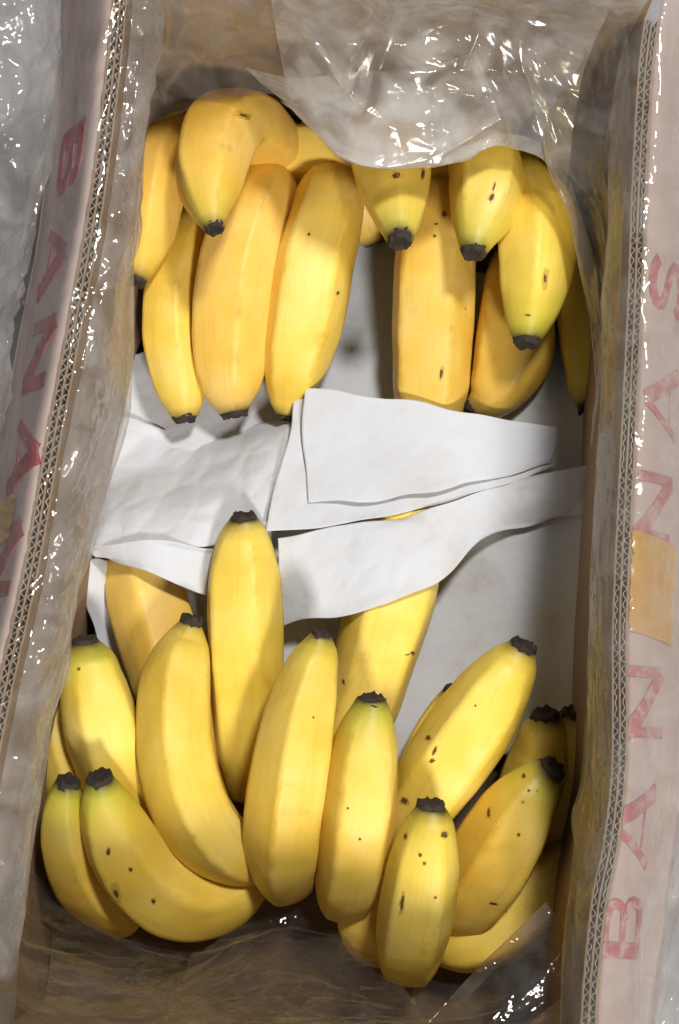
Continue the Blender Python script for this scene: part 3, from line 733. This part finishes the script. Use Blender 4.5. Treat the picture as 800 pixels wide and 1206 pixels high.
# ---------------------------------------------------------------- plastic liner
liner = thing('plastic_liner', 'clear crumpled plastic liner bag lining the box and folded out over its rims', 'plastic bag', (0, 0.11, 0))
def crumple(X, Y, seed, amp, fine_k=1.0, ang=0.0, stretch=2.2):
    """a net of sharp creases with softer swells between them; ang / stretch give the run of the folds"""
    if not np.isscalar(fine_k):
        fine_k = np.interp(np.linspace(0, 1, X.shape[0]), np.linspace(0, 1, len(fine_k)), fine_k)[:, None]
    c, s_ = math.cos(ang), math.sin(ang)
    A, B = (X * c + Y * s_) / stretch, -X * s_ + Y * c
    A = A + .010 * np.sin(B * 48 + seed) + .004 * np.sin(B * 130 + seed * 2); B = B + .008 * np.sin(A * 90 + seed * 3)
    H = np.zeros_like(X)
    for k, (lam, a) in enumerate(((.050, 1.7), (.024, .85), (.011, .30 * fine_k), (.0055, .09 * fine_k))):
        rot = (.0, .6, -.5, 1.1)[k]; cc, ss = math.cos(rot), math.sin(rot)
        W = worley(A * cc + B * ss + seed * .37, B * cc - A * ss + seed * .21, seed + k, lam)
        m = .35 + .65 * np.clip(1.5 * np.sin(A / lam * .9 + seed + k) * np.sin(B / lam * .7 + 2 * seed) + .4, 0, 1)
        H = H + a * (.45 - np.sqrt(W * W + .0009)) * m
    return H * amp
def film_panel(rows, nu, nv, amp, seed, m, fine_k=1.0, hem='', ang=0.0, stretch=2.2):
    G = [cr(r, nu) for r in rows]
    if 'a' in hem: G = [G[0] + (G[1] - G[0]) * (.006 / (np.linalg.norm(G[1] - G[0], axis=1)[:, None] + 1e-6)) + np.array([0, 0, .0028])] + G
    if 'b' in hem: G = G + [G[-1] + (G[-2] - G[-1]) * (.007 / (np.linalg.norm(G[-2] - G[-1], axis=1)[:, None] + 1e-6)) + np.array([0, 0, -.0028])]
    G = np.array(G); P = np.zeros((nv, nu, 3))
    for j in range(nu):
        # uniform in 3D chord length
        C = G[:, j]; L = np.r_[0, np.cumsum(np.linalg.norm(np.diff(C, axis=0), axis=1) + 1e-6)]
        k = len(C); M = np.zeros_like(C); M[0] = (C[1]-C[0])/(L[1]-L[0]); M[-1] = (C[-1]-C[-2])/(L[-1]-L[-2])
        for i in range(1, k-1): M[i] = (C[i+1]-C[i-1])/(L[i+1]-L[i-1])
        t = np.linspace(0, L[-1], nv); i = np.clip(np.searchsorted(L, t, side='right')-1, 0, k-2); h = (L[i+1]-L[i])[:, None]; s = ((t-L[i])[:, None])/h
        P[:, j] = (2*s**3-3*s**2+1)*C[i]+(s**3-2*s**2+s)*h*M[i]+(-2*s**3+3*s**2)*C[i+1]+(s**3-s**2)*h*M[i+1]
    du, dv = np.gradient(P, axis=1), np.gradient(P, axis=0)
    nn = np.cross(du, dv); nn /= np.linalg.norm(nn, axis=2)[:, :, None] + 1e-12
    if nn[:, :, 2].mean() < 0: nn = -nn
    SU = np.cumsum(np.linalg.norm(du, axis=2), axis=1); SV = np.cumsum(np.linalg.norm(dv, axis=2), axis=0)
    A = amp if np.isscalar(amp) else np.interp(np.linspace(0, 1, nv), np.linspace(0, 1, len(amp)), amp)[:, None]
    P = P + nn * (crumple(SU, SV, seed, 1.0, fine_k, ang, stretch) * A)[:, :, None]
    o = adopt(new_obj('film', P.reshape(-1, 3), grid_faces(nv, nu), m), liner)
    return o
def side_rows(line, nrm, inner, prof, wob, seed, n=40):
    """rows from the traced inner edge, up over the rim and out along an offset profile"""
    a, b = fine(line, nrm, n); rng = np.random.default_rng(seed)
    E = np.array([tuple(U(*p)) for p in inner]); o = np.argsort(-E[:, 1]); E = E[o]
    ei = np.c_[np.interp(-a[:, 1], -E[:, 1], E[:, 0]), a[:, 1], np.interp(-a[:, 1], -E[:, 1], E[:, 2])]
    rows = [ei]
    for d, z in prof:
        w = cr(np.c_[np.linspace(0, 1, 16), rng.normal(0, wob, 16), rng.normal(0, wob, 16)], n)[:, 1:]
        q = a + b * (d + w[:, :1] * (0.25 if d < .012 else 1))
        rows.append(np.c_[q, np.maximum(z + w[:, 1] * (0.25 if d < .012 else 1), GZ + .003)])
    return rows
innerL = [(156, -40, .13), (158, 120, .125), (154, 250, .125), (152, 330, .125), (150, 420, .12), (146, 485, .115), (126, 560, .11), (107, 640, .11), (85, 700, .115), (74, 790, .12), (52, 850, .125), (42, 930, .125), (24, 1000, .13), (14, 1060, .14), (5, 1200, .15)]
rowsL = side_rows(LEFTX, NLX, innerL, [(-.013, .160), (-.009, .1705), (-.003, .174), (.003, .1765), (.010, .1755), (.024, .158), (.034, .138), (.043, .126), (.052, .142), (.070, .152), (.095, .148), (.125, .125), (.15, .06)], .0022, 21)
film_panel(rowsL, 620, 400, [.003, .003, .0034, .0020, .0018, .0022, .008, .010, .008], 31, M_FILM_L, [1, 1.6, 3, 2.2, 1, 1.5, 4, 4, 4], 'a')
inL = [np.asarray(q, float) + np.array([.0008, 0, k]) for q, k in zip(rowsL[:4], (-.004, .002, .003, .003))]
film_panel(inL, 620, 140, [.002, .0035, .004, .003], 41, M_FILM_I, [.8, 1.4, 2.4, 2.4], 'a', .3, 2.5)
outL = side_rows(LEFTX, NLX, innerL, [(.040, .124), (.046, .142), (.056, .152), (.068, .155), (.084, .150), (.110, .128)], .003, 25)[1:]
film_panel(outL, 620, 170, [.003, .006, .006, .005], 42, M_FILM_I, 3.0, 'a', .2, 2.0)
outR = side_rows(RIGHTX, NRX, innerL, [(.036, .136), (.043, .146), (.054, .151), (.070, .150), (.095, .132)], .003, 26)[1:]
film_panel(outR, 620, 130, [.003, .005, .005, .004], 43, M_FILM_I, 3.0, 'a', .2, 2.0)
innerR = [(742, -60, .14), (740, 200, .14), (733, 350, .13), (721, 430, .125), (717, 520, .12), (712, 640, .12), (706, 740, .115), (697, 810, .11), (690, 870, .105), (687, 920, .105), (672, 965, .105), (677, 1000, .105), (672, 1060, .10), (670, 1120, .10), (672, 1200, .10)]
rowsR = side_rows(RIGHTX, NRX, innerR, [(-.006, .15), (-.002, .169), (.003, .1745), (.010, .1755), (.021, .1675), (.031, .157), (.040, .147), (.050, .149), (.072, .149), (.100, .125), (.13, .03)], .0018, 22)
film_panel(rowsR, 620, 340, [.0035, .0022, .0016, .0018, .0020, .003, .004, .004], 32, M_FILM, [1, 1.2, 2, 3.5, 3.5, 3, 3, 3], 'a')

# far wall: film hanging from the rim, drooping over the bananas
rT0 = [(x, 0.353 - (x + .1) * .085, .235) for x in (-.101, -.05, 0, .05, .10, .138)]
rT1 = [tuple(U(*p)) for p in ((150, 20, .155), (240, 15, .155), (380, 10, .16), (500, 5, .165), (620, 5, .165), (745, 25, .16))]
rT2 = [tuple(U(*p)) for p in ((155, 100, .095), (230, 70, .115), (340, 62, .135), (450, 80, .145), (590, 80, .140), (720, 120, .11))]
rT3 = [tuple(U(*p)) for p in ((158, 150, .05), (225, 128, .09), (285, 112, .118), (332, 114, .124), (366, 152, .130), (395, 182, .132), (440, 197, .132), (500, 196, .130), (550, 183, .126), (590, 169, .122), (640, 184, .116), (700, 240, .08))]
film_panel([rT0, rT1, rT2, rT3], 380, 260, [.003, .006, .006, .003], 33, M_FILM_Y, .3, '', 1.2, 2.6)
# further layers folded over each other (the milky part)
film_panel([[tuple(U(*p)) for p in ((318, -10, .185), (420, -20, .19), (560, -20, .19), (725, -10, .185))],
            [tuple(U(*p)) for p in ((330, 60, .146), (430, 55, .158), (550, 50, .160), (685, 85, .150))],
            [tuple(U(*p)) for p in ((345, 128, .133), (372, 156, .136), (400, 186, .137), (442, 199, .137), (500, 197, .135), (550, 184, .131), (590, 171, .127), (638, 182, .122), (668, 225, .116))]],
           360, 240, [.004, .006, .0025], 34, M_FILM_W, .75, 'b', .5, 1.8)
film_panel([[tuple(U(*p)) for p in ((290, 80, .128), (350, 92, .141), (420, 85, .153), (500, 80, .156), (560, 60, .158))],
            [tuple(U(*p)) for p in ((335, 120, .134), (374, 140, .142), (430, 140, .150), (500, 130, .150), (575, 100, .150))],
            [tuple(U(*p)) for p in ((340, 124, .135), (372, 153, .139), (400, 184, .141), (450, 197, .141), (520, 180, .140), (590, 140, .140))]],
           260, 130, [.004, .005, .002], 35, M_FILM_W, .75, 'b', -.4, 1.6)
# corner fold on the right, from the far corner down along the right wall
film_panel([[tuple(U(*p)) for p in ((735, -30, .17), (742, 120, .165), (738, 260, .16), (730, 400, .14), (718, 520, .10), (712, 640, .08))],
            [tuple(U(*p)) for p in ((690, 20, .165), (700, 150, .145), (712, 280, .13), (716, 400, .115), (708, 520, .085), (704, 640, .06))],
            [tuple(U(*p)) for p in ((610, 60, .150), (648, 190, .125), (672, 255, .118), (690, 330, .112), (703, 440, .10), (699, 520, .08), (698, 640, .05))]],
           380, 170, [.003, .005, .003], 36, M_FILM_Y, 1.0, 'b')
# near wall: film bellying from the rim over the floor of the box
film_panel([[tuple(U(*p)) for p in ((-60, 1060, .19), (10, 1180, .19), (150, 1230, .19), (330, 1255, .19), (520, 1285, .19), (720, 1300, .185))],
            [tuple(U(*p)) for p in ((-25, 1040, .13), (35, 1120, .13), (170, 1165, .12), (330, 1195, .12), (520, 1225, .12), (700, 1240, .11))],
            [tuple(U(*p)) for p in ((10, 1010, .06), (70, 1075, .06), (180, 1120, .05), (320, 1140, .055), (500, 1180, .05), (680, 1160, .05))],
            [tuple(U(*p)) for p in ((30, 1000, .012), (110, 1085, .010), (210, 1120, .008), (310, 1085, .010), (480, 1150, .010), (660, 1120, .012))]],
           420, 260, [.004, .010, .011, .004], 37, M_FILM_B, .8, '', .9, 2.4)
film_panel([[tuple(U(*p)) for p in ((180, 1270, .185), (330, 1265, .18), (520, 1275, .18))], [tuple(U(*p)) for p in ((220, 1150, .085), (350, 1150, .09), (480, 1185, .085))],
            [tuple(U(*p)) for p in ((298, 1066, .010), (350, 1056, .014), (405, 1085, .010))]], 260, 240, [.004, .008, .005], 38, M_FILM_B, 2.0, '', .6, 1.6)
film_panel([[tuple(U(*p)) for p in ((455, 1260, .150), (560, 1142, .135), (642, 1062, .120))],
            [tuple(U(*p)) for p in ((560, 1260, .150), (630, 1190, .130), (672, 1110, .118))],
            [tuple(U(*p)) for p in ((660, 1280, .155), (690, 1210, .150), (700, 1150, .150))]], 200, 180, [.001, .004, .003], 39, M_FILM_YH, 1.0, 'a')
